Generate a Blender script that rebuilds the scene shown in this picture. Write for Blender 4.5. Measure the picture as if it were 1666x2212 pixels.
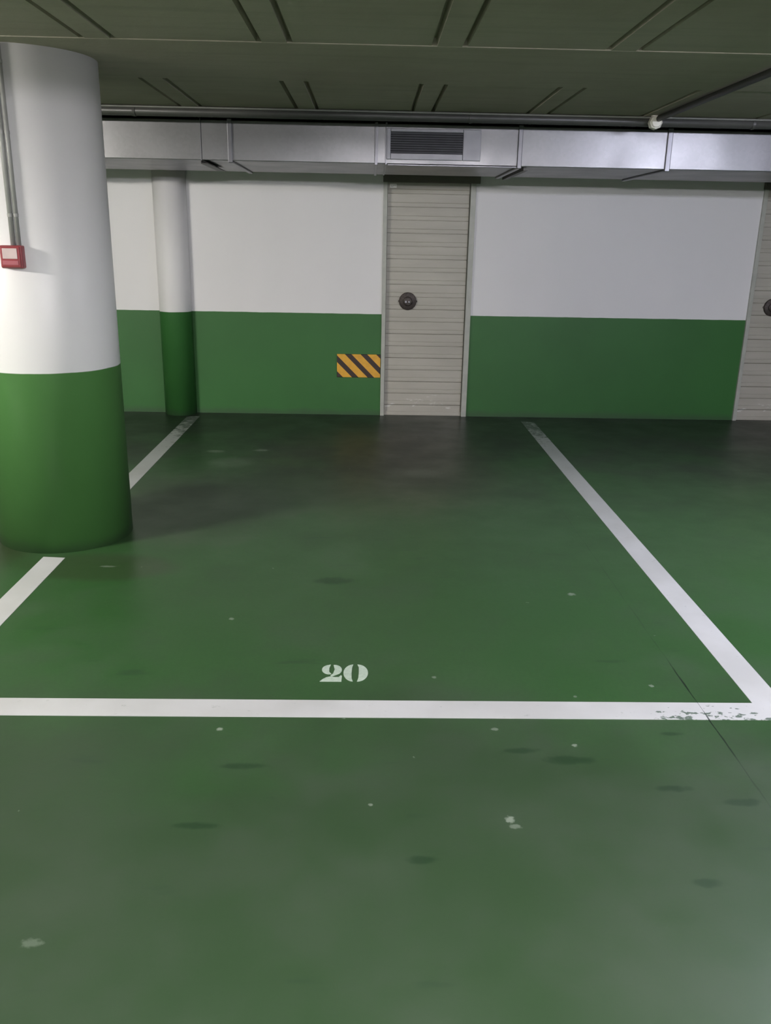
import bpy, bmesh, math
from mathutils import Vector, Matrix

PI = math.pi
scene = bpy.context.scene
for o in list(bpy.data.objects):
    bpy.data.objects.remove(o, do_unlink=True)
COL = scene.collection

# ------------------------------------------------------------------ camera
F_PX, PITCH, YAW, ROLL, EYE = 1851.46, 0.30915, 0.02317, 0.01883, 1.5
fw = Vector((math.sin(YAW)*math.cos(PITCH), math.cos(YAW)*math.cos(PITCH), -math.sin(PITCH)))
rt = Vector((math.cos(YAW), -math.sin(YAW), 0))
up = rt.cross(fw)
cr, sr = math.cos(ROLL), math.sin(ROLL)
rt2, up2 = cr*rt + sr*up, -sr*rt + cr*up
cd = bpy.data.cameras.new('camera')
cam = bpy.data.objects.new('camera', cd)
COL.objects.link(cam)
cd.sensor_fit = 'VERTICAL'
cd.sensor_height = 24.0
cd.lens = F_PX*24.0/2212.0
cd.clip_start = 0.02
M = Matrix.Identity(4)
for i in range(3):
    M[i][0], M[i][1], M[i][2] = rt2[i], up2[i], -fw[i]
M[2][3] = EYE
cam.matrix_world = M
scene.camera = cam

# ------------------------------------------------------------------ light
world = bpy.data.worlds.new('world')
scene.world = world
world.use_nodes = True
world.node_tree.nodes['Background'].inputs[0].default_value = (0.5, 0.5, 0.5, 1)
world.node_tree.nodes['Background'].inputs[1].default_value = 0.02
vs = scene.view_settings
vs.view_transform = 'Standard'
vs.look = 'None'
vs.exposure = 2.05
vs.gamma = 1.0
vs.use_curve_mapping = False

# ceiling battens of the garage, plus one added fill light (all of them hang just outside the picture):
# x, y, watts, colour, seen label
LAMPS = [
    (-4.30, 2.03, 106, (1.00, 0.955, 0.89), 'ceiling batten lamp with a warm glow, farthest to the left beyond the thick column'),
    (2.85, 3.05, 27, (0.82, 0.83, 1.00), 'ceiling batten lamp with a cool glow, to the right of the numbered bay'),
    (0.95, -1.60, 76, (0.975, 0.94, 1.00), 'ceiling batten lamp over the driving aisle behind the viewer'),
    (0.40, 0.20, 17, (1.00, 0.96, 1.00), 'dim added fill lamp straight above the viewer'),  # unseen fill light, added to balance the brightness
]

# ------------------------------------------------------------------ helpers
def new_obj(name, bm, mat, parent=None, smooth=False, loc=None):
    me = bpy.data.meshes.new(name)
    bmesh.ops.recalc_face_normals(bm, faces=bm.faces)
    bm.to_mesh(me)
    bm.free()
    if smooth:
        for p in me.polygons:
            p.use_smooth = True
    for m in (mat if isinstance(mat, (list, tuple)) else [mat]):
        me.materials.append(m)
    o = bpy.data.objects.new(name, me)
    COL.objects.link(o)
    if loc is not None:
        o.location = loc
    if parent is not None:
        o.parent = parent
    return o

def empty(name, loc):
    o = bpy.data.objects.new(name, None)
    o.empty_display_size = 0.1
    o.location = loc
    COL.objects.link(o)
    return o

def tag(o, label=None, cat=None, group=None, kind=None):
    if label: o['label'] = label
    if cat: o['category'] = cat
    if group: o['group'] = group
    if kind: o['kind'] = kind
    return o

def box(bm, x0, x1, y0, y1, z0, z1, bevel=0.0, seg=2):
    vs_ = [bm.verts.new((x, y, z)) for x in (x0, x1) for y in (y0, y1) for z in (z0, z1)]
    idx = [(0, 1, 3, 2), (4, 6, 7, 5), (0, 4, 5, 1), (2, 3, 7, 6), (0, 2, 6, 4), (1, 5, 7, 3)]
    fs = [bm.faces.new([vs_[i] for i in f]) for f in idx]
    if bevel:
        es = list({e for f in fs for e in f.edges})
        bmesh.ops.bevel(bm, geom=es, offset=bevel, segments=seg, affect='EDGES', profile=0.5)
    return bm

def cyl(bm, p0, p1, r, seg=48, r1=None, bevel=0.0):
    p0, p1 = Vector(p0), Vector(p1)
    d = p1 - p0
    rot = d.to_track_quat('Z', 'Y').to_matrix().to_4x4()
    mat = Matrix.Translation((p0 + p1)/2) @ rot
    g = bmesh.ops.create_cone(bm, cap_ends=True, segments=seg, radius1=r, radius2=r if r1 is None else r1,
                              depth=d.length, matrix=mat)
    if bevel:
        fs = {f for v in g['verts'] for f in v.link_faces}
        es = [e for f in fs if len(f.verts) > 4 for e in f.edges]
        bmesh.ops.bevel(bm, geom=list(set(es)), offset=bevel, segments=3, affect='EDGES')
    return bm

def lathe(bm, prof, origin, seg=48, axis='Y'):
    """profile [(radius, offset)] turned about an axis through origin; offset goes towards -Y (or +Z)."""
    rings = []
    for r, h in prof:
        ring = []
        for i in range(seg):
            a = 2*PI*i/seg
            if axis == 'Y':
                ring.append(bm.verts.new((origin[0]+r*math.cos(a), origin[1]-h, origin[2]+r*math.sin(a))))
            else:
                ring.append(bm.verts.new((origin[0]+r*math.cos(a), origin[1]+r*math.sin(a), origin[2]+h)))
        rings.append(ring)
    for a, b in zip(rings, rings[1:]):
        for i in range(seg):
            bm.faces.new((a[i], a[(i+1) % seg], b[(i+1) % seg], b[i]))
    bm.faces.new(rings[-1])
    bm.faces.new(rings[0])
    return bm

def prism_y(bm, pts, y0, y1):
    """extrude an (x, z) polygon along Y"""
    a = [bm.verts.new((x, y0, z)) for x, z in pts]
    b = [bm.verts.new((x, y1, z)) for x, z in pts]
    n = len(pts)
    bm.faces.new(a)
    bm.faces.new(b)
    for i in range(n):
        bm.faces.new((a[i], a[(i+1) % n], b[(i+1) % n], b[i]))

def prism_x(bm, pts, x0, x1):
    """extrude a (y, z) polygon along X"""
    a = [bm.verts.new((x0, y, z)) for y, z in pts]
    b = [bm.verts.new((x1, y, z)) for y, z in pts]
    n = len(pts)
    bm.faces.new(a)
    bm.faces.new(b)
    for i in range(n):
        bm.faces.new((a[i], a[(i+1) % n], b[(i+1) % n], b[i]))

# ------------------------------------------------------------------ materials
class NT:
    def __init__(self, name):
        self.m = bpy.data.materials.new(name)
        self.m.use_nodes = True
        self.t = self.m.node_tree
        self.b = self.t.nodes['Principled BSDF']
        self.co = self.t.nodes.new('ShaderNodeTexCoord').outputs['Object']
    def link(self, a, b):
        self.t.links.new(a, b)
    def put(self, sock, v):
        if isinstance(v, bpy.types.NodeSocket):
            self.link(v, sock)
        elif isinstance(v, (tuple, list)) and sock.type == 'RGBA':
            sock.default_value = (*v[:3], 1)
        else:
            sock.default_value = v
    def math(self, op, a, b=None, c=None, clamp=False):
        n = self.t.nodes.new('ShaderNodeMath')
        n.operation = op
        n.use_clamp = clamp
        for i, v in enumerate((a, b, c)):
            if v is not None:
                self.put(n.inputs[i], v)
        return n.outputs[0]
    def xyz(self, v=None):
        n = self.t.nodes.new('ShaderNodeSeparateXYZ')
        self.link(v or self.co, n.inputs[0])
        return n.outputs
    def noise(self, scale, detail=3, rough=0.5, vec=None, stretch=None, offset=(0, 0, 0)):
        v = vec or self.co
        mp = self.t.nodes.new('ShaderNodeMapping')
        self.link(v, mp.inputs[0])
        mp.inputs['Scale'].default_value = stretch or (1, 1, 1)
        mp.inputs['Location'].default_value = offset
        n = self.t.nodes.new('ShaderNodeTexNoise')
        self.link(mp.outputs[0], n.inputs['Vector'])
        n.inputs['Scale'].default_value = scale
        n.inputs['Detail'].default_value = detail
        n.inputs['Roughness'].default_value = rough
        return n.outputs[0]
    def ramp(self, v, lo, hi, a=0.0, b=1.0):
        n = self.t.nodes.new('ShaderNodeMapRange')
        n.interpolation_type = 'SMOOTHSTEP'
        self.put(n.inputs[0], v)
        n.inputs[1].default_value = lo
        n.inputs[2].default_value = hi
        n.inputs[3].default_value = a
        n.inputs[4].default_value = b
        return n.outputs[0]
    def mix(self, f, a, b):
        n = self.t.nodes.new('ShaderNodeMix')
        n.data_type = 'RGBA'
        self.put(n.inputs[0], f)
        self.put(n.inputs[6], a)
        self.put(n.inputs[7], b)
        return n.outputs[2]
    def bump(self, h, strength=0.2, dist=0.002):
        n = self.t.nodes.new('ShaderNodeBump')
        n.inputs['Strength'].default_value = strength
        n.inputs['Distance'].default_value = dist
        self.link(h, n.inputs['Height'])
        self.link(n.outputs[0], self.b.inputs['Normal'])
    def spot(self, cx, cy, rx, ry, soft=0.5, wob=None):
        """1 inside an irregular ellipse on the floor"""
        s = self.xyz()
        a = self.math('DIVIDE', self.math('SUBTRACT', s[0], cx), rx)
        b = self.math('DIVIDE', self.math('SUBTRACT', s[1], cy), ry)
        d = self.math('ADD', self.math('MULTIPLY', a, a), self.math('MULTIPLY', b, b))
        if wob is not None:
            d = self.math('ADD', d, wob)
        return self.ramp(d, 1-soft, 1+soft, 1, 0)
    def set(self, color=None, rough=None, metal=None, spec=None):
        if color is not None: self.put(self.b.inputs['Base Color'], color)
        if rough is not None: self.put(self.b.inputs['Roughness'], rough)
        if metal is not None: self.put(self.b.inputs['Metallic'], metal)
        if spec is not None: self.put(self.b.inputs['Specular IOR Level'], spec)
        return self.m

def plain(name, color, rough=0.5, metal=0.0, spec=0.5, var=0.06, scale=14):
    t = NT(name)
    n = t.noise(scale, 4)
    c = t.mix(t.ramp(n, 0.3, 0.7), tuple(x*(1-var) for x in color), tuple(min(1, x*(1+var)) for x in color))
    return t.set(c, rough, metal, spec)

GREEN_Z = 0.878
WALL_GREEN = (0.033, 0.138, 0.031)
WHITE = (0.78, 0.77, 0.77)

def two_tone(name, rough=0.42, green=WALL_GREEN):
    t = NT(name)
    s = t.xyz()
    wob = t.math('MULTIPLY', t.math('SUBTRACT', t.noise(7, 3), 0.5), 0.006)
    f = t.ramp(t.math('ADD', s[2], wob), GREEN_Z-0.002, GREEN_Z+0.002)
    n = t.noise(1.3, 4)
    gr = t.mix(t.ramp(n, 0.3, 0.7), tuple(c*0.93 for c in green), tuple(c*1.07 for c in green))
    wh = t.mix(t.ramp(n, 0.3, 0.7), tuple(c*0.975 for c in WHITE), WHITE)
    # scuffed dust along the skirting
    sc = t.ramp(t.math('ADD', s[2], t.math('MULTIPLY', t.noise(6, 5), 0.06)), 0.03, 0.10, 0.45, 0.0)
    gr = t.mix(sc, gr, (0.045, 0.06, 0.045))
    t.set(t.mix(f, gr, wh), rough, 0, 0.4)
    t.bump(t.noise(160, 3), 0.12, 0.001)
    return t.m

M_wall = two_tone('wall_paint', 0.5)
M_col = two_tone('column_paint', 0.4, (0.070, 0.190, 0.052))

def crack_mask(t):
    s = t.xyz()
    w = t.math('MULTIPLY', t.math('SUBTRACT', t.noise(5, 4, stretch=(0.01, 1, 1)), 0.5), 0.012)
    d = t.math('ABSOLUTE', t.math('SUBTRACT', t.math('ADD', s[0], w), 1.143))
    width = t.ramp(t.noise(6, 3, stretch=(0.01, 1, 1), offset=(3, 7, 0)), 0.35, 0.7, 0.0007, 0.0040)
    line = t.math('LESS_THAN', d, width)
    near = t.ramp(t.math('ABSOLUTE', t.math('SUBTRACT', s[1], 2.57)), 0.10, 0.55, 0.85, 0.28)
    lim = t.ramp(s[1], 4.3, 5.2, 1, 0)
    return t.math('MULTIPLY', t.math('MULTIPLY', line, near), lim)

def floor_material():
    t = NT('floor_paint')
    s = t.xyz()
    big = t.noise(0.55, 4, 0.55)
    mid = t.noise(2.2, 5, 0.6, stretch=(1, 1, 1))
    fine = t.noise(70, 2)
    c = t.mix(t.ramp(big, 0.35, 0.65), (0.033, 0.100, 0.028), (0.044, 0.103, 0.038))
    c = t.mix(t.ramp(mid, 0.45, 0.75, 0, 0.40), c, (0.060, 0.100, 0.058))
    c = t.mix(t.ramp(fine, 0.35, 0.65, 0, 0.12), c, (0.020, 0.060, 0.018))
    # the driving aisle is worn greyer than the bays
    aisle = t.math('ADD', s[1], t.math('MULTIPLY', t.math('SUBTRACT', t.noise(1.6, 4, 0.6, offset=(5, 2, 0)), 0.5), 1.6))
    c = t.mix(t.ramp(aisle, 2.95, 2.0, 0, 0.9), c, t.mix(t.ramp(mid, 0.35, 0.7), (0.034, 0.064, 0.030), (0.046, 0.072, 0.042)))
    # tyre dust at the head of the bays, the dimness by the wall painted in
    dust = t.math('ADD', s[1], t.math('MULTIPLY', t.math('SUBTRACT', t.noise(1.1, 4, 0.6), 0.5), 2.6))  # tyre dust and painted dimness together
    c = t.mix(t.ramp(dust, 4.6, 6.9, 0, 0.85), c, (0.020, 0.024, 0.020))
    # brownish stain before the roller door, dusty patch near the column darkened for its shadow
    st = t.spot(0.05, 5.75, 0.75, 1.0, 0.9, t.math('MULTIPLY', t.math('SUBTRACT', mid, 0.5), 2.0))
    c = t.mix(t.math('MULTIPLY', st, 0.45), c, (0.062, 0.052, 0.034))
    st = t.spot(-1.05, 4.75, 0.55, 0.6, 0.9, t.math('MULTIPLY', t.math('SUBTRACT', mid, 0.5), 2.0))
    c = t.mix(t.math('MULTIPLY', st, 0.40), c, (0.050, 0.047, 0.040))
    # dusty olive grime of the neighbouring bay and column foot, with column shadow painted in
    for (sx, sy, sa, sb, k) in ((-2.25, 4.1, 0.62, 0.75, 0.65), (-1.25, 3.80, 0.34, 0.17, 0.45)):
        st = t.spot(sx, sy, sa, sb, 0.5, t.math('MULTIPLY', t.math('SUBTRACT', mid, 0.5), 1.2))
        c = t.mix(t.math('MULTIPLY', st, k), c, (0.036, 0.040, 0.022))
    # dark skid scuffs, stretched sideways
    sk = t.noise(5.0, 3, 0.5, stretch=(0.55, 2.2, 1))
    c = t.mix(t.ramp(sk, 0.66, 0.76, 0, 0.40), c, (0.022, 0.045, 0.026))
    wob = t.math('MULTIPLY', t.math('SUBTRACT', t.noise(24, 4), 0.5), 3.0)
    for (x, y, rx, ry) in SCUFFS:
        c = t.mix(t.math('MULTIPLY', t.spot(x, y, rx, ry, 0.8, wob), 0.50), c, (0.008, 0.030, 0.012))
    # pale chips
    wob2 = t.math('MULTIPLY', t.math('SUBTRACT', t.noise(90, 3), 0.5), 3.5)
    for (x, y, rx, ry, k) in CHIPS:
        c = t.mix(t.math('MULTIPLY', t.spot(x, y, rx, ry, 0.7, wob2), k*0.75), c, (0.34, 0.40, 0.32))
    ch = t.noise(22, 2, 0.5, offset=(4, 9, 1))
    c = t.mix(t.ramp(ch, 0.775, 0.80, 0, 0.35), c, (0.42, 0.48, 0.40))
    c = t.mix(crack_mask(t), c, (0.006, 0.012, 0.008))
    r = t.math('ADD', t.ramp(mid, 0.3, 0.7, 0.30, 0.42), t.math('MULTIPLY', t.ramp(big, 0.3, 0.7), 0.06))
    t.set(c, r, 0, 0.38)
    t.bump(t.noise(35, 4, 0.6), 0.10, 0.002)
    return t.m

SCUFFS = [(0.62, 2.24, 0.07, 0.020), (0.49, 2.29, 0.05, 0.014), (-0.36, 2.20, 0.06, 0.014), (1.07, 2.04, 0.05, 0.016),
          (0.90, 2.10, 0.05, 0.014), (0.85, 1.72, 0.035, 0.014), (0.15, 1.80, 0.04, 0.014), (-0.45, 1.93, 0.05, 0.014),
          (0.99, 2.39, 0.035, 0.010), (-0.15, 3.65, 0.08, 0.04)]
CHIPS = [(-0.46, 2.40, 0.010, 0.009, 0.9), (0.40, 1.96, 0.012, 0.014, 0.7), (0.41, 1.93, 0.016, 0.008, 0.4),
         (-0.73, 1.53, 0.022, 0.012, 0.28), (0.92, 3.52, 0.016, 0.014, 0.6), (-0.55, 3.23, 0.010, 0.012, 0.6),
         (0.42, 2.41, 0.012, 0.008, 0.5), (0.66, 2.32, 0.008, 0.008, 0.7), (-0.62, 2.49, 0.010, 0.010, 0.5),
         (1.02, 2.70, 0.008, 0.010, 0.6), (-1.10, 6.10, 0.06, 0.035, 0.30), (-0.78, 6.15, 0.05, 0.03, 0.35),
         (-0.95, 5.78, 0.14, 0.13, 0.14), (0.38, 5.55, 0.12, 0.10, 0.12), (-1.22, 3.80, 0.035, 0.010, 0.4),
         (0.25, 2.75, 0.008, 0.008, 0.5), (0.02, 2.02, 0.006, 0.006, 0.6), (0.73, 2.62, 0.006, 0.006, 0.5)]
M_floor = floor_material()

def line_material():
    t = NT('road_marking_paint')
    s = t.xyz()
    base = t.mix(t.ramp(t.noise(3, 4), 0.3, 0.7), (0.52, 0.53, 0.52), (0.60, 0.61, 0.61))
    # worn away at the head of the bay, near the wall
    wn = t.math('ADD', t.noise(16, 5, 0.7), t.ramp(s[1], 5.6, 7.4, -0.20, 0.16))
    wear = t.ramp(wn, 0.48, 0.66, 0, 0.85)
    dirt = t.ramp(s[1], 3.6, 7.2, 0.0, 0.55)
    base = t.mix(dirt, base, (0.22, 0.26, 0.22))
    # chipped where the floor joint crosses the front line
    cx = t.math('ABSOLUTE', t.math('SUBTRACT', s[0], 1.18))
    zone = t.math('MULTIPLY', t.ramp(cx, 0.10, 0.36, 1, 0), t.ramp(s[1], 2.59, 2.46, 0, 1))
    zone = t.math('MULTIPLY', zone, t.ramp(s[1], 2.60, 2.62, 1, 0))
    chip = t.ramp(t.math('ADD', t.noise(38, 4, 0.65, stretch=(0.6, 1, 1)), t.math('MULTIPLY', zone, 0.16)), 0.655, 0.70, 0, 0.9)
    chip = t.math('MULTIPLY', chip, t.ramp(zone, 0.02, 0.2, 0.25, 1))
    c = t.mix(wear, base, (0.050, 0.070, 0.052))
    c = t.mix(chip, c, (0.08, 0.13, 0.09))
    c = t.mix(crack_mask(t), c, (0.03, 0.05, 0.04))
    t.set(c, 0.4, 0, 0.5)
    return t.m

M_line = line_material()

M_num = NT('stencil_paint')
M_num.set(M_num.mix(M_num.ramp(M_num.noise(60, 5, 0.7), 0.4, 0.75), (0.50, 0.60, 0.50), (0.36, 0.47, 0.37)), 0.45)
M_num = M_num.m

def ceiling_material():
    t = NT('ceiling_concrete')
    n = t.noise(1.2, 5, 0.6)
    st = t.noise(5, 4, 0.6, stretch=(0.25, 3.0, 1))
    c = t.mix(t.ramp(n, 0.3, 0.7), (0.36, 0.315, 0.26), (0.425, 0.38, 0.32))
    c = t.mix(t.ramp(st, 0.45, 0.75, 0, 0.35), c, (0.28, 0.265, 0.21))
    t.set(c, 0.85, 0, 0.25)
    t.bump(t.noise(30, 5, 0.6), 0.3, 0.004)
    return t.m
M_ceil = ceiling_material()

def galv():
    t = NT('galvanised_steel')
    vor = t.t.nodes.new('ShaderNodeTexVoronoi')
    t.link(t.co, vor.inputs['Vector'])
    vor.inputs['Scale'].default_value = 55
    sp = t.xyz(vor.outputs['Color'])[0]
    n = t.noise(3.5, 4)
    c = t.mix(sp, (0.215, 0.215, 0.22), (0.23, 0.23, 0.235))
    c = t.mix(t.ramp(n, 0.35, 0.7, 0, 0.35), c, (0.19, 0.19, 0.197))
    t.set(c, t.ramp(n, 0.3, 0.7, 0.35, 0.42), 0.88, 0.5)
    t.bump(t.noise(2.2, 2), 0.35, 0.01)
    return t.m
M_galv = galv()
M_flange = plain('flange_steel', (0.20, 0.20, 0.215), 0.38, 0.85)
M_dark_steel = plain('dark_steel', (0.075, 0.072, 0.068), 0.5, 0.5)
M_grille = plain('grille_aluminium', (0.27, 0.27, 0.29), 0.45, 0.5)
M_slat = plain('grille_slat_steel', (0.28, 0.28, 0.30), 0.5, 0.5)
M_black = plain('shaded_void', (0.012, 0.012, 0.014), 0.8)
M_pipe = plain('grey_painted_pipe', (0.065, 0.065, 0.060), 0.38)
M_pipe_dark = plain('dark_grey_pipe', (0.024, 0.024, 0.019), 0.6)
M_cable = plain('pale_cable', (0.22, 0.22, 0.20), 0.45)
M_box = plain('cream_plastic', (0.62, 0.60, 0.52), 0.35)
M_conduit = plain('conduit_plastic', (0.30, 0.30, 0.285), 0.4)
M_red = plain('red_plastic', (0.30, 0.05, 0.058), 0.38)
M_red_pale = plain('scuffed_red_plastic', (0.42, 0.13, 0.15), 0.35)
M_panel = plain('pale_pink_panel', (0.62, 0.50, 0.49), 0.3)
M_jamb = plain('door_frame_paint', (0.42, 0.43, 0.38), 0.45)
M_header = plain('header_box_steel', (0.13, 0.12, 0.10), 0.55, 0.2)
M_lock = plain('rusty_iron', (0.055, 0.045, 0.040), 0.5, 0.5, var=0.35, scale=60)
M_sticker = plain('paper_sticker', (0.85, 0.83, 0.78), 0.6)
M_ink = plain('grey_ink', (0.25, 0.25, 0.24), 0.6)
M_lampbody = plain('lamp_housing_white', (0.75, 0.75, 0.74), 0.4)

def slats_material():
    t = NT('roller_slat_paint')
    s = t.xyz()
    n = t.noise(3, 4, 0.6, stretch=(0.4, 1, 2.5))
    c = t.mix(t.ramp(n, 0.3, 0.7), (0.41, 0.39, 0.335), (0.47, 0.45, 0.39))
    # dry white scrapes low on the leaf
    low = t.ramp(s[2], 0.10, 0.22, 1, 0)
    low = t.math('MULTIPLY', low, t.ramp(s[2], 0.03, 0.07))
    sc = t.noise(15, 4, 0.6, stretch=(0.5, 1, 1.6), offset=(2, 0, 5))
    c = t.mix(t.math('MULTIPLY', t.ramp(sc, 0.60, 0.68), low), c, (0.68, 0.68, 0.64))
    t.set(c, 0.45, 0.0, 0.4)
    return t.m
M_leaf = slats_material()

def hazard_material():
    t = NT('hazard_stripes')
    s = t.xyz()
    u = t.math('ADD', s[0], s[2])                    # object origin: top-left corner of the pad
    ph = t.math('FRACT', t.math('DIVIDE', t.math('ADD', u, 1.0 - 0.104 + 0.0275 + 0.370 - 1.0 + 0.186), 0.137))
    b = t.math('LESS_THAN', ph, 0.42)
    n = t.noise(30, 4)
    yel = t.mix(t.ramp(n, 0.35, 0.7), (0.80, 0.42, 0.035), (0.72, 0.36, 0.03))
    t.set(t.mix(b, yel, (0.028, 0.012, 0.008)), 0.45)
    return t.m
M_haz = hazard_material()

# ------------------------------------------------------------------ the room
BACK = 7.526           # back wall
XL, XR, YF = -8.0, 8.0, -6.0
CEIL = 2.24
D1 = (0.109, 0.872)    # roller door, outside of its frame
D2 = (3.265, 4.028)
DOOR_TOP = 1.935

def struct(name, bm, mat, parent=None, **k):
    o = new_obj(name, bm, mat, parent, **k)
    if parent is None:
        o['kind'] = 'structure'
    return o

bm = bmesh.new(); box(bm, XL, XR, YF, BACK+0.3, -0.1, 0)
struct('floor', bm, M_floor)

bm = bmesh.new()
OPEN_TOP = 2.03
xs = [XL, D1[0]+0.001, D1[1]-0.001, D2[0]+0.001, D2[1]-0.001, XR]
for i in range(5):
    if i in (1, 3):
        box(bm, xs[i], xs[i+1], BACK, BACK+0.2, OPEN_TOP, CEIL+0.1)
    else:
        box(bm, xs[i], xs[i+1], BACK, BACK+0.2, 0, CEIL+0.1)
struct('wall_back', bm, M_wall)
bm = bmesh.new(); box(bm, XL-0.2, XL, YF, BACK+0.2, 0, CEIL+0.1); struct('wall_left', bm, M_wall)
bm = bmesh.new(); box(bm, XR, XR+0.2, YF, BACK+0.2, 0, CEIL+0.1); struct('wall_right', bm, M_wall)
bm = bmesh.new(); box(bm, XL, XR, YF-0.2, YF, 0, CEIL+0.1); struct('wall_front', bm, M_wall)

# ribbed ceiling: flush joists 12 cm wide every 70.5 cm with an open joint either side of each
def ribbed(bm, y0, y1):
    top = CEIL+0.16
    pts = [(XL, top)]
    PAN = CEIL+0.0025
    pts.append((XL, PAN))
    k0 = math.ceil((XL+0.4+0.392)/0.705)
    k = k0
    while True:
        c = -0.392 + 0.705*k
        if c > XR-0.3: break
        a, b = c-0.060, c+0.060
        pts += [(a-0.014, PAN), (a-0.009, CEIL+0.032), (a+0.004, CEIL+0.032), (a+0.010, CEIL)]
        pts += [(b-0.010, CEIL), (b-0.004, CEIL+0.032), (b+0.009, CEIL+0.032), (b+0.014, PAN)]
        k += 1
    pts += [(XR, PAN), (XR, top)]
    # cut into convex-ish columns so the faces stay clean
    vb = [bm.verts.new((x, y0, z)) for x, z in pts[1:-1]]
    vf = [bm.verts.new((x, y1, z)) for x, z in pts[1:-1]]
    tb = [bm.verts.new((x, y0, top)) for x, z in pts[1:-1]]
    tf = [bm.verts.new((x, y1, top)) for x, z in pts[1:-1]]
    for i in range(len(vb)-1):
        bm.faces.new((vb[i], vb[i+1], vf[i+1], vf[i]))
        bm.faces.new((tb[i], tf[i], tf[i+1], tb[i+1]))
        bm.faces.new((vb[i], tb[i], tb[i+1], vb[i+1]))
        bm.faces.new((vf[i], vf[i+1], tf[i+1], tf[i]))

bm = bmesh.new()
ribbed(bm, YF, 3.858)
ribbed(bm, 4.745, BACK)
struct('ceiling', bm, M_ceil)
bm = bmesh.new(); box(bm, XL, XR, 3.858, 4.745, CEIL-0.001, CEIL+0.16, 0.004)
struct('trim_1', bm, M_ceil)

# ------------------------------------------------------------------ columns
CX, CY, CR = -1.5686, 4.2892, 0.3285
bm = bmesh.new()
cyl(bm, (0, 0, 0), (0, 0, CEIL-0.001), CR, 160)
o = new_obj('round_column', bm, M_col, loc=(CX, CY, 0))
for p in o.data.polygons: p.use_smooth = len(p.vertices) == 4
tag(o, 'thick round concrete column painted white above and green below, at the left edge', 'column')

bm = bmesh.new()
R2, CYW = 0.135, 0.015
pts = []
for i in range(33):
    a = PI + PI*i/32
    pts.append((R2*math.cos(a), -0.016 + R2*1.05*math.sin(a)))
pts += [(R2, 0.0), (-R2, 0.0)]
a_ = [bm.verts.new((x, y, 0)) for x, y in pts]
b_ = [bm.verts.new((x, y, CEIL+0.008)) for x, y in pts]
bm.faces.new(a_); bm.faces.new(b_)
for i in range(len(pts)):
    j = (i+1) % len(pts)
    bm.faces.new((a_[i], a_[j], b_[j], b_[i]))
o = new_obj('half_round_column', bm, M_wall, loc=(-1.645, BACK, 0))
for p in o.data.polygons: p.use_smooth = abs(p.normal.z) < 0.5 and abs(p.normal.y) + abs(p.normal.x) > 0.5
o.data.polygons[0].use_smooth = False
tag(o, 'slim half-round white and green column set into the back wall behind the thick column', 'column')

# ------------------------------------------------------------------ floor markings
T = 0.0015
def marking(name, quad, label, group=None):
    bm = bmesh.new()
    a = [bm.verts.new((x, y, 0)) for x, y in quad]
    b = [bm.verts.new((x, y, T)) for x, y in quad]
    bm.faces.new(a); bm.faces.new(b)
    for i in range(4):
        bm.faces.new((a[i], a[(i+1) % 4], b[(i+1) % 4], b[i]))
    o = new_obj(name, bm, M_line)
    tag(o, label, 'floor marking', group)
    return o
LX0, LX1 = -1.562, -1.455
RX0, RX1 = 1.333, 1.4445
FY0, FY1 = 2.474, 2.583
G_ = 'white painted bay lines'
marking('parking_line', [(XL+2, FY0), (4.6, FY0), (4.6, FY1), (XL+2, FY1)],
        'long white line painted across the front of the numbered bay', G_)
marking('parking_line', [(RX0, FY1), (RX1, FY1), (RX1, 7.30), (RX0, 7.33)],
        'long white line painted down the right side of the numbered bay to the wall', G_)
marking('parking_line', [(LX0, FY1), (LX1, FY1), (LX1, 3.905), (LX0, 3.915)],
        'short white line painted in front of the thick round column', G_)
marking('parking_line', [(LX0, 4.62), (LX1, 4.62), (LX1, 7.36), (LX0, 7.33)],
        'worn greyish line painted between the thick round column and the back wall', G_)

# stencilled number 20 : outlines in a 0..1 box (u right, v up)
def arc(cx, cy, rx, ry, a0, a1, n):
    return [(cx+rx*math.cos(math.radians(a0+(a1-a0)*i/n)), cy+ry*math.sin(math.radians(a0+(a1-a0)*i/n))) for i in range(n+1)]
def stencil(polys, ox, oy, w, h, bm):
    for p in polys:
        q = [(ox+u*w, oy+v*h) for u, v in p]
        a = [bm.verts.new((x, y, 0)) for x, y in q]
        b = [bm.verts.new((x, y, T)) for x, y in q]
        bm.faces.new(a); bm.faces.new(b)
        for i in range(len(q)):
            j = (i+1) % len(q)
            bm.faces.new((a[i], a[j], b[j], b[i]))
NX0, NX1, NY0, NY1 = -0.157, 0.012, 2.712, 2.838
num = empty('bay_number', ((NX0+NX1)/2, (NY0+NY1)/2, 0))
tag(num, 'pale stencilled number 20 painted on the green floor behind the front line', 'floor marking')
two = [
    # left lobe of the upper bowl, right lobe flowing into the thin diagonal, foot
    [(0.42, 1.0)] + arc(0.40, 0.70, 0.38, 0.28, 105, 262, 18)[1:] + [(0.48, 0.44), (0.37, 0.56), (0.36, 0.80)],
    [(0.55, 0.98)] + arc(0.60, 0.68, 0.36, 0.30, 95, -50, 18) + [(0.52, 0.30), (0.44, 0.335), (0.56, 0.46), (0.62, 0.70)],
    [(-0.03, 0.0), (0.10, 0.13), (0.26, 0.24), (0.46, 0.29), (0.68, 0.25), (0.84, 0.26), (0.92, 0.36), (0.98, 0.33), (0.97, 0.0)],
]
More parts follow.
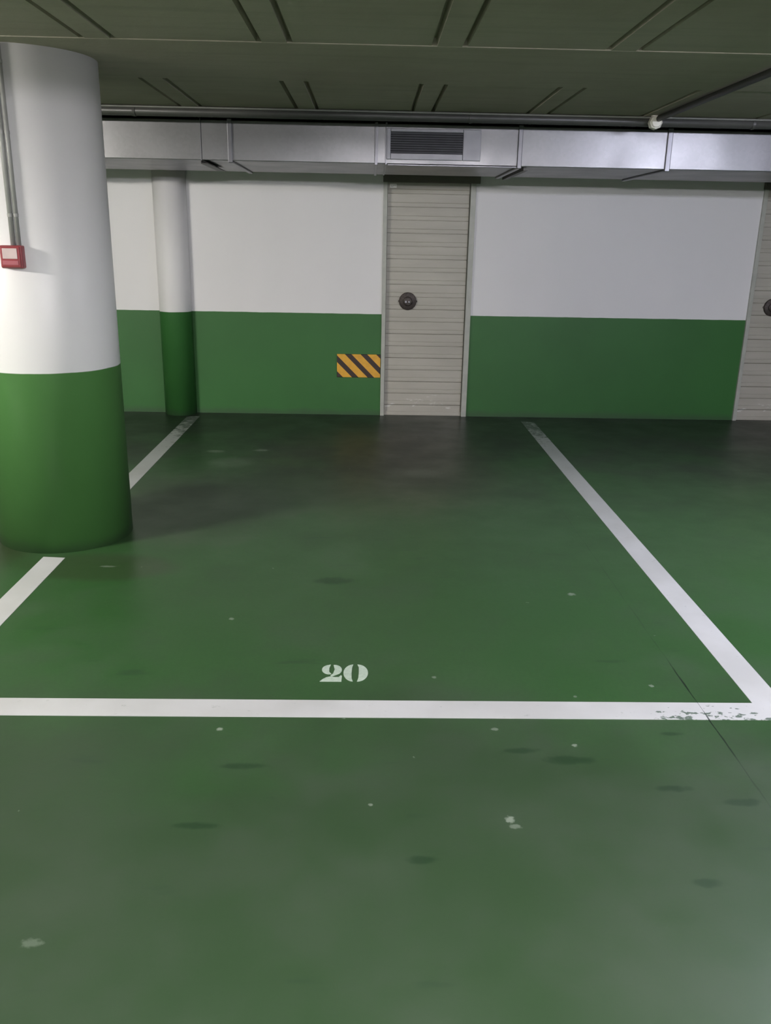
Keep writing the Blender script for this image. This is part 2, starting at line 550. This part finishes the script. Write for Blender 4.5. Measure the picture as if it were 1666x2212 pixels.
zero = [
    [(0.39, 1.0)] + arc(0.42, 0.5, 0.42, 0.50, 102, 258, 24) + [(0.39, 0.0), (0.34, 0.18), (0.33, 0.5), (0.345, 0.82)],
    [(0.56, 0.0)] + arc(0.56, 0.5, 0.44, 0.50, -80, 80, 24) + [(0.56, 1.0), (0.62, 0.82), (0.625, 0.5), (0.61, 0.2)],
]
W = NX1-NX0
cxn, cyn = (NX0+NX1)/2, (NY0+NY1)/2
bm = bmesh.new(); stencil(two, NX0-cxn, NY0-cyn, W*0.455, NY1-NY0, bm); new_obj('digit_two', bm, M_num, num)
bm = bmesh.new(); stencil(zero, NX0+W*0.475-cxn, NY0-cyn+0.002, W*0.525, NY1-NY0, bm); new_obj('digit_zero', bm, M_num, num)

# ------------------------------------------------------------------ roller doors
def roller_door(name, x0, x1, sticker):
    root = empty(name, (x0, BACK, 0))
    root['kind'] = 'structure'
    w = x1-x0
    LW = 0.72*0+w
    # frame: two jambs in one
    for (a, b) in ((0.0, 0.033), (w-0.044, w)):
        bm = bmesh.new()
        box(bm, a, b, -0.022, 0.09, 0.0, DOOR_TOP+0.01, 0.002)
        new_obj('jamb', bm, M_jamb, root)
    bm = bmesh.new(); box(bm, -0.004, w+0.03, -0.035, 0.08, DOOR_TOP+0.004, 2.028, 0.004)
    new_obj('header_box', bm, M_header, root)
    # leaf: pressed slats, a deep joint each pitch and a shallow crease in every slat
    pitch = 0.1035
    pts = []
    z = DOOR_TOP+0.004
    yf = 0.020
    first = 1.853
    joints = [first - i*pitch for i in range(18)]
    prof = [(yf, z)]
    for i, j in enumerate(joints):
        d = 0.015 if i % 2 else 0.010
        cz = j+0.036
        if cz < prof[-1][1]-0.004:
            prof += [(yf+0.0005, cz+0.004), (yf+0.0022, cz), (yf-0.001, cz-0.004)]
        if j > 0.02:
            prof += [(yf-0.001, j+0.0035), (yf+d, j+0.0015), (yf+d, j-0.0015), (yf, j-0.0035)]
    prof += [(yf, 0.012)]
    bm = bmesh.new()
    back = yf+0.03
    A = [bm.verts.new((0.036, y, zz)) for y, zz in prof]
    B = [bm.verts.new((w-0.050, y, zz)) for y, zz in prof]
    A2 = [bm.verts.new((0.036, back, zz)) for y, zz in prof]
    B2 = [bm.verts.new((w-0.050, back, zz)) for y, zz in prof]
    for i in range(len(prof)-1):
        bm.faces.new((A[i], A[i+1], B[i+1], B[i]))
        bm.faces.new((A2[i], B2[i], B2[i+1], A2[i+1]))
        bm.faces.new((A[i], A2[i], A2[i+1], A[i+1]))
        bm.faces.new((B[i], B[i+1], B2[i+1], B2[i]))
    bm.faces.new((A[0], B[0], B2[0], A2[0]))
    bm.faces.new((A[-1], A2[-1], B2[-1], B[-1]))
    leaf = new_obj('slatted_leaf', bm, M_leaf, root)
    # bottom rail
    bm = bmesh.new(); box(bm, 0.034, w-0.046, 0.010, 0.075, 0.0, 0.034, 0.003)
    new_obj('bottom_rail', bm, M_leaf, root)
    # round armoured lock
    lx, lz = 0.222, 0.989
    bm = bmesh.new()
    lathe(bm, [(0.074, -0.002), (0.074, 0.010), (0.070, 0.016), (0.052, 0.020), (0.040, 0.022), (0.038, 0.030),
               (0.030, 0.034), (0.006, 0.036)], (lx, yf-0.002, lz), 48)
    for s in (-1, 1):
        box(bm, lx+s*0.071-0.010, lx+s*0.071+0.010, yf-0.012, yf-0.001, lz-0.008, lz+0.008, 0.002)
    lk = new_obj('lock_plate', bm, M_lock, root, smooth=False)
    bm = bmesh.new()
    lathe(bm, [(0.010, 0.0), (0.010, 0.004), (0.006, 0.006)], (lx+0.012, yf-0.038, lz-0.004), 20)
    box(bm, lx-0.024, lx-0.010, yf-0.044, yf-0.038, lz-0.012, lz+0.006, 0.001)
    new_obj('keyhole_cover', bm, M_flange, lk)
    # floor of the reveal and dark room behind
    if sticker:
        bm = bmesh.new(); box(bm, 0.052, 0.108, yf-0.004, yf-0.0025, 1.897, 1.929)
        st = new_obj('sticker', bm, M_sticker, root)
        st['label'] = 'small white paper sticker'
        bm = bmesh.new()
        for (u0, u1, vz) in ((0.060, 0.072, 1.914), (0.075, 0.088, 1.914), (0.091, 0.101, 1.914), (0.060, 0.080, 1.906)):
            box(bm, u0, u1, yf-0.0045, yf-0.004, vz-0.0012, vz+0.0012)
        new_obj('sticker_print', bm, M_ink, st)
    return root
roller_door('door_1', D1[0], D1[1], True)
roller_door('door_2', D2[0], D2[1], False)

# ------------------------------------------------------------------ hazard pad
bm = bmesh.new(); box(bm, 0, 0.378, -0.014, 0, -0.201, 0, 0.003)
o = new_obj('hazard_pad', bm, M_haz, loc=(-0.2735, BACK, 0.535))
tag(o, 'yellow and black striped protective pad low on the green wall beside the roller door', 'warning pad')

# ------------------------------------------------------------------ air duct
DY0, DY1, DZ0, DZ1 = 6.05, 7.05, 1.965, 2.206
duct = empty('air_duct', (0, DY0, DZ0))
tag(duct, 'long rectangular galvanised air duct running under the ceiling above the back wall', 'air duct')
H = DZ1-DZ0
DW = DY1-DY0
seams = [-7.9, -4.2, -2.6, -1.104, -0.915, 0.035, 0.975, 1.955, 3.2, 4.6, 7.9]
for a, b in zip(seams, seams[1:]):
    bm = bmesh.new(); box(bm, a+0.0015, b-0.0015, 0, DW, 0, H, 0.004)
    new_obj('duct_section', bm, M_galv, duct)
def flange(x, wd, out, mat=M_flange):
    bm = bmesh.new()
    for (y0, y1, z0, z1) in ((-out, 0.0, -out, H+0.008), (0.0, DW, -out, 0.0)):
        box(bm, x-wd/2, x+wd/2, y0, y1, z0, z1, min(0.004, out*0.3))
    return new_obj('flange', bm, mat, duct)
flange(-4.2, 0.02, 0.014)
flange(-2.6, 0.02, 0.014)
flange(-1.104, 0.006, 0.004)
flange(-0.915, 0.030, 0.014)
flange(0.035, 0.020, 0.010)
flange(0.100, 0.012, 0.006)
flange(0.975, 0.030, 0.014)
flange(1.955, 0.034, 0.014)
flange(3.2, 0.03, 0.014)
flange(4.6, 0.03, 0.014)
# angle irons bolted under the duct
for x0, x1, y0, y1, zz in ((-1.112, -1.062, 0.01, 0.66, 0.022), (1.012, 1.044, 0.03, 0.99, 0.022)):
    bm = bmesh.new()
    prism = [(x0, -zz), (x1, -zz), (x1, -zz+0.004), (x0+0.004, -zz+0.004), (x0+0.004, -0.001), (x0, -0.001)]
    prism_y(bm, prism, y0, y1)
    new_obj('angle_iron', bm, M_dark_steel, duct)
# drip lip under the grille section
bm = bmesh.new()
box(bm, 0.11, 0.96, -0.008, 0.02, -0.010, -0.001, 0.002)
new_obj('lower_lip', bm, M_flange, duct)
# hangers up to the slab
for x in (-5.0, -3.0, -1.8, 0.3, 1.5, 2.6, 4.0, 5.5):
    for yy in (0.35, 0.8):
        bm = bmesh.new(); cyl(bm, (x, yy, H-0.002), (x, yy, H+0.043), 0.005, 10)
        new_obj('hanger_rod', bm, M_dark_steel, duct)
# grille
gx0, gx1, gz0, gz1 = 0.113, 0.622, 0.045, 0.205
gr = empty('grille', (0, 0, 0)); gr.parent = duct
bpy.data.objects.remove(gr, do_unlink=True)
ox0, ox1, oz0, oz1 = 0.128, 0.600, 0.066, 0.194
bm = bmesh.new()
box(bm, gx0-0.012, ox0, -0.012, 0, gz0-0.018, gz1+0.010, 0.003)
box(bm, ox1, gx1+0.095, -0.012, 0, gz0-0.018, gz1+0.010, 0.003)
box(bm, ox0, ox1, -0.012, 0, gz0-0.018, oz0, 0.003)
box(bm, ox0, ox1, -0.012, 0, oz1, gz1+0.010, 0.003)
grille = new_obj('grille', bm, M_grille, duct)
bm = bmesh.new(); box(bm, ox0, ox1, -0.002, -0.0008, oz0, oz1)
new_obj('backing', bm, M_black, grille)
n = 9
for i in range(n):
    z = oz0 + (i+0.5)*(oz1-oz0)/n
    bm = bmesh.new()
    prism_x(bm, [(-0.014, z-0.0052), (-0.0125, z-0.0062), (-0.003, z+0.0038), (-0.0045, z+0.0048)], ox0, ox1)
    new_obj('louvre', bm, M_slat, grille)

# ------------------------------------------------------------------ pipes under the ceiling
PY, PZ, PR = 5.735, 2.211, 0.027
pipe = empty('ceiling_pipe', (0, PY, PZ))
tag(pipe, 'grey pipe running left to right under the ceiling just in front of the air duct', 'pipe')
bm = bmesh.new(); cyl(bm, (-7.9, 0, 0), (7.9, 0, 0), PR, 32)
o = new_obj('tube', bm, M_pipe, pipe)
for p in o.data.polygons: p.use_smooth = len(p.vertices) == 4
bm = bmesh.new(); cyl(bm, (-7.9, -0.024, 0.0222), (7.9, -0.024, 0.0222), 0.0055, 12)
o = new_obj('cable', bm, M_cable, pipe); o['label'] = 'thin pale cable'
for x in (-3.2, -1.45, 0.60, 2.35, 4.2):
    bm = bmesh.new()
    lathe(bm, [(PR, 0), (PR+0.004, 0.0005), (PR+0.004, 0.016), (PR, 0.0165)], (0, 0, 0), 32, axis='Z')
    bmesh.ops.transform(bm, matrix=Matrix.Translation((x, 0, 0)) @ Matrix.Rotation(PI/2, 4, 'Y'), verts=bm.verts)
    new_obj('clip', bm, M_pipe, pipe)

bx_ = 1.735
jb = empty('junction_box', (bx_, PY-0.055, PZ-0.01))
tag(jb, 'small cream plastic junction box where two pipes meet under the ceiling', 'junction box')
bm = bmesh.new(); lathe(bm, [(0.036, -0.026), (0.040, -0.022), (0.040, 0.018), (0.036, 0.024), (0.012, 0.027)], (0, 0, 0), 8)
new_obj('box_body', bm, M_box, jb)
bm = bmesh.new(); lathe(bm, [(0.030, 0.0), (0.030, 0.006), (0.026, 0.009)], (0, -0.026, 0), 24)
new_obj('lid', bm, M_box, jb)
bm = bmesh.new(); cyl(bm, (-0.012, 0, 0.034), (-0.012, 0, 0.048), 0.016, 16); new_obj('gland', bm, M_box, jb)

bm = bmesh.new(); cyl(bm, (0, 0, 0), (0, -(PY-0.10)-3.0, 0), 0.017, 24)
o = new_obj('branch_pipe', bm, M_pipe_dark, loc=(1.742, PY-0.10, 2.2195))
for p in o.data.polygons: p.use_smooth = len(p.vertices) == 4
tag(o, 'dark pipe under the ceiling running from the junction box towards the viewer', 'pipe')

# ------------------------------------------------------------------ fire alarm call point with its conduits on the column
FY = CY-CR
acx, acz = -1.563, 1.393
ang = math.atan2(acx-CX, CR)
fc = empty('fire_alarm_call_point', (acx, FY+0.006, acz))
tag(fc, 'small red fire alarm call point mounted on the white part of the thick round column', 'alarm call point')
bm = bmesh.new(); box(bm, -0.048, 0.048, -0.040, 0.0, -0.048, 0.048, 0.006, 3); new_obj('housing', bm, M_red, fc)
bm = bmesh.new(); box(bm, -0.044, 0.044, -0.052, -0.039, -0.044, 0.044, 0.006, 3); cov = new_obj('front_cover', bm, M_red, fc)
bm = bmesh.new(); box(bm, -0.032, 0.032, -0.0545, -0.051, -0.008, 0.036, 0.002); o = new_obj('press_panel', bm, M_panel, cov); o['label'] = 'pale press panel'
bm = bmesh.new(); box(bm, -0.034, 0.034, -0.0545, -0.051, -0.034, -0.015, 0.002); new_obj('lower_band', bm, M_red_pale, cov)

cz0, cz1 = acz+0.046, CEIL-0.004
for dx, r in ((0.006, 0.0105), (0.030, 0.0095)):
    x = acx+dx
    y = CY-math.sqrt(CR*CR-(x-CX)**2)-r-0.001
    c = empty('conduit', (x, y, cz0))
    tag(c, 'grey vertical conduit on the thick column, %s of the pair above the red call point' % ('left' if dx < 0.01 else 'right'), 'conduit', 'conduits above the call point')
    bm = bmesh.new(); cyl(bm, (0, 0, 0), (0, 0, cz1-cz0), r, 20)
    o = new_obj('tube', bm, M_conduit, c)
    for p in o.data.polygons: p.use_smooth = len(p.vertices) == 4
    for zz in (0.12, 0.45, 0.72):
        bm = bmesh.new(); cyl(bm, (0, 0, zz), (0, 0, zz+0.014), r+0.0015, 20)
        new_obj('saddle', bm, M_conduit, c)

# ------------------------------------------------------------------ ceiling battens and added fill lamp
def batten(x, y, power, col, label):
    root = empty('batten_or_fill_lamp', (x, y, CEIL))
    tag(root, label, 'ceiling lamp')
    bm = bmesh.new(); box(bm, -0.64, 0.64, -0.06, 0.06, -0.065, 0.0, 0.008); new_obj('housing', bm, M_lampbody, root)
    t = NT('opal_diffuser')
    t.set((0.9, 0.9, 0.9), 0.4)
    t.b.inputs['Emission Color'].default_value = (*col, 1)
    t.b.inputs['Emission Strength'].default_value = power/(PI*0.165*1.226)
    bm = bmesh.new()
    prof_ = [(0.055*math.cos(PI*i/12), -0.066-0.050*math.sin(PI*i/12)) for i in range(13)]
    prism_x(bm, prof_, -0.613, 0.613)
    new_obj('diffuser', bm, t.m, root)
    for s_ in (-1, 1):
        bm = bmesh.new(); box(bm, s_*0.626-0.013, s_*0.626+0.013, -0.060, 0.060, -0.121, -0.0655, 0.003)
        new_obj('end_cap', bm, M_lampbody, root)
for a in LAMPS:
    batten(*a)
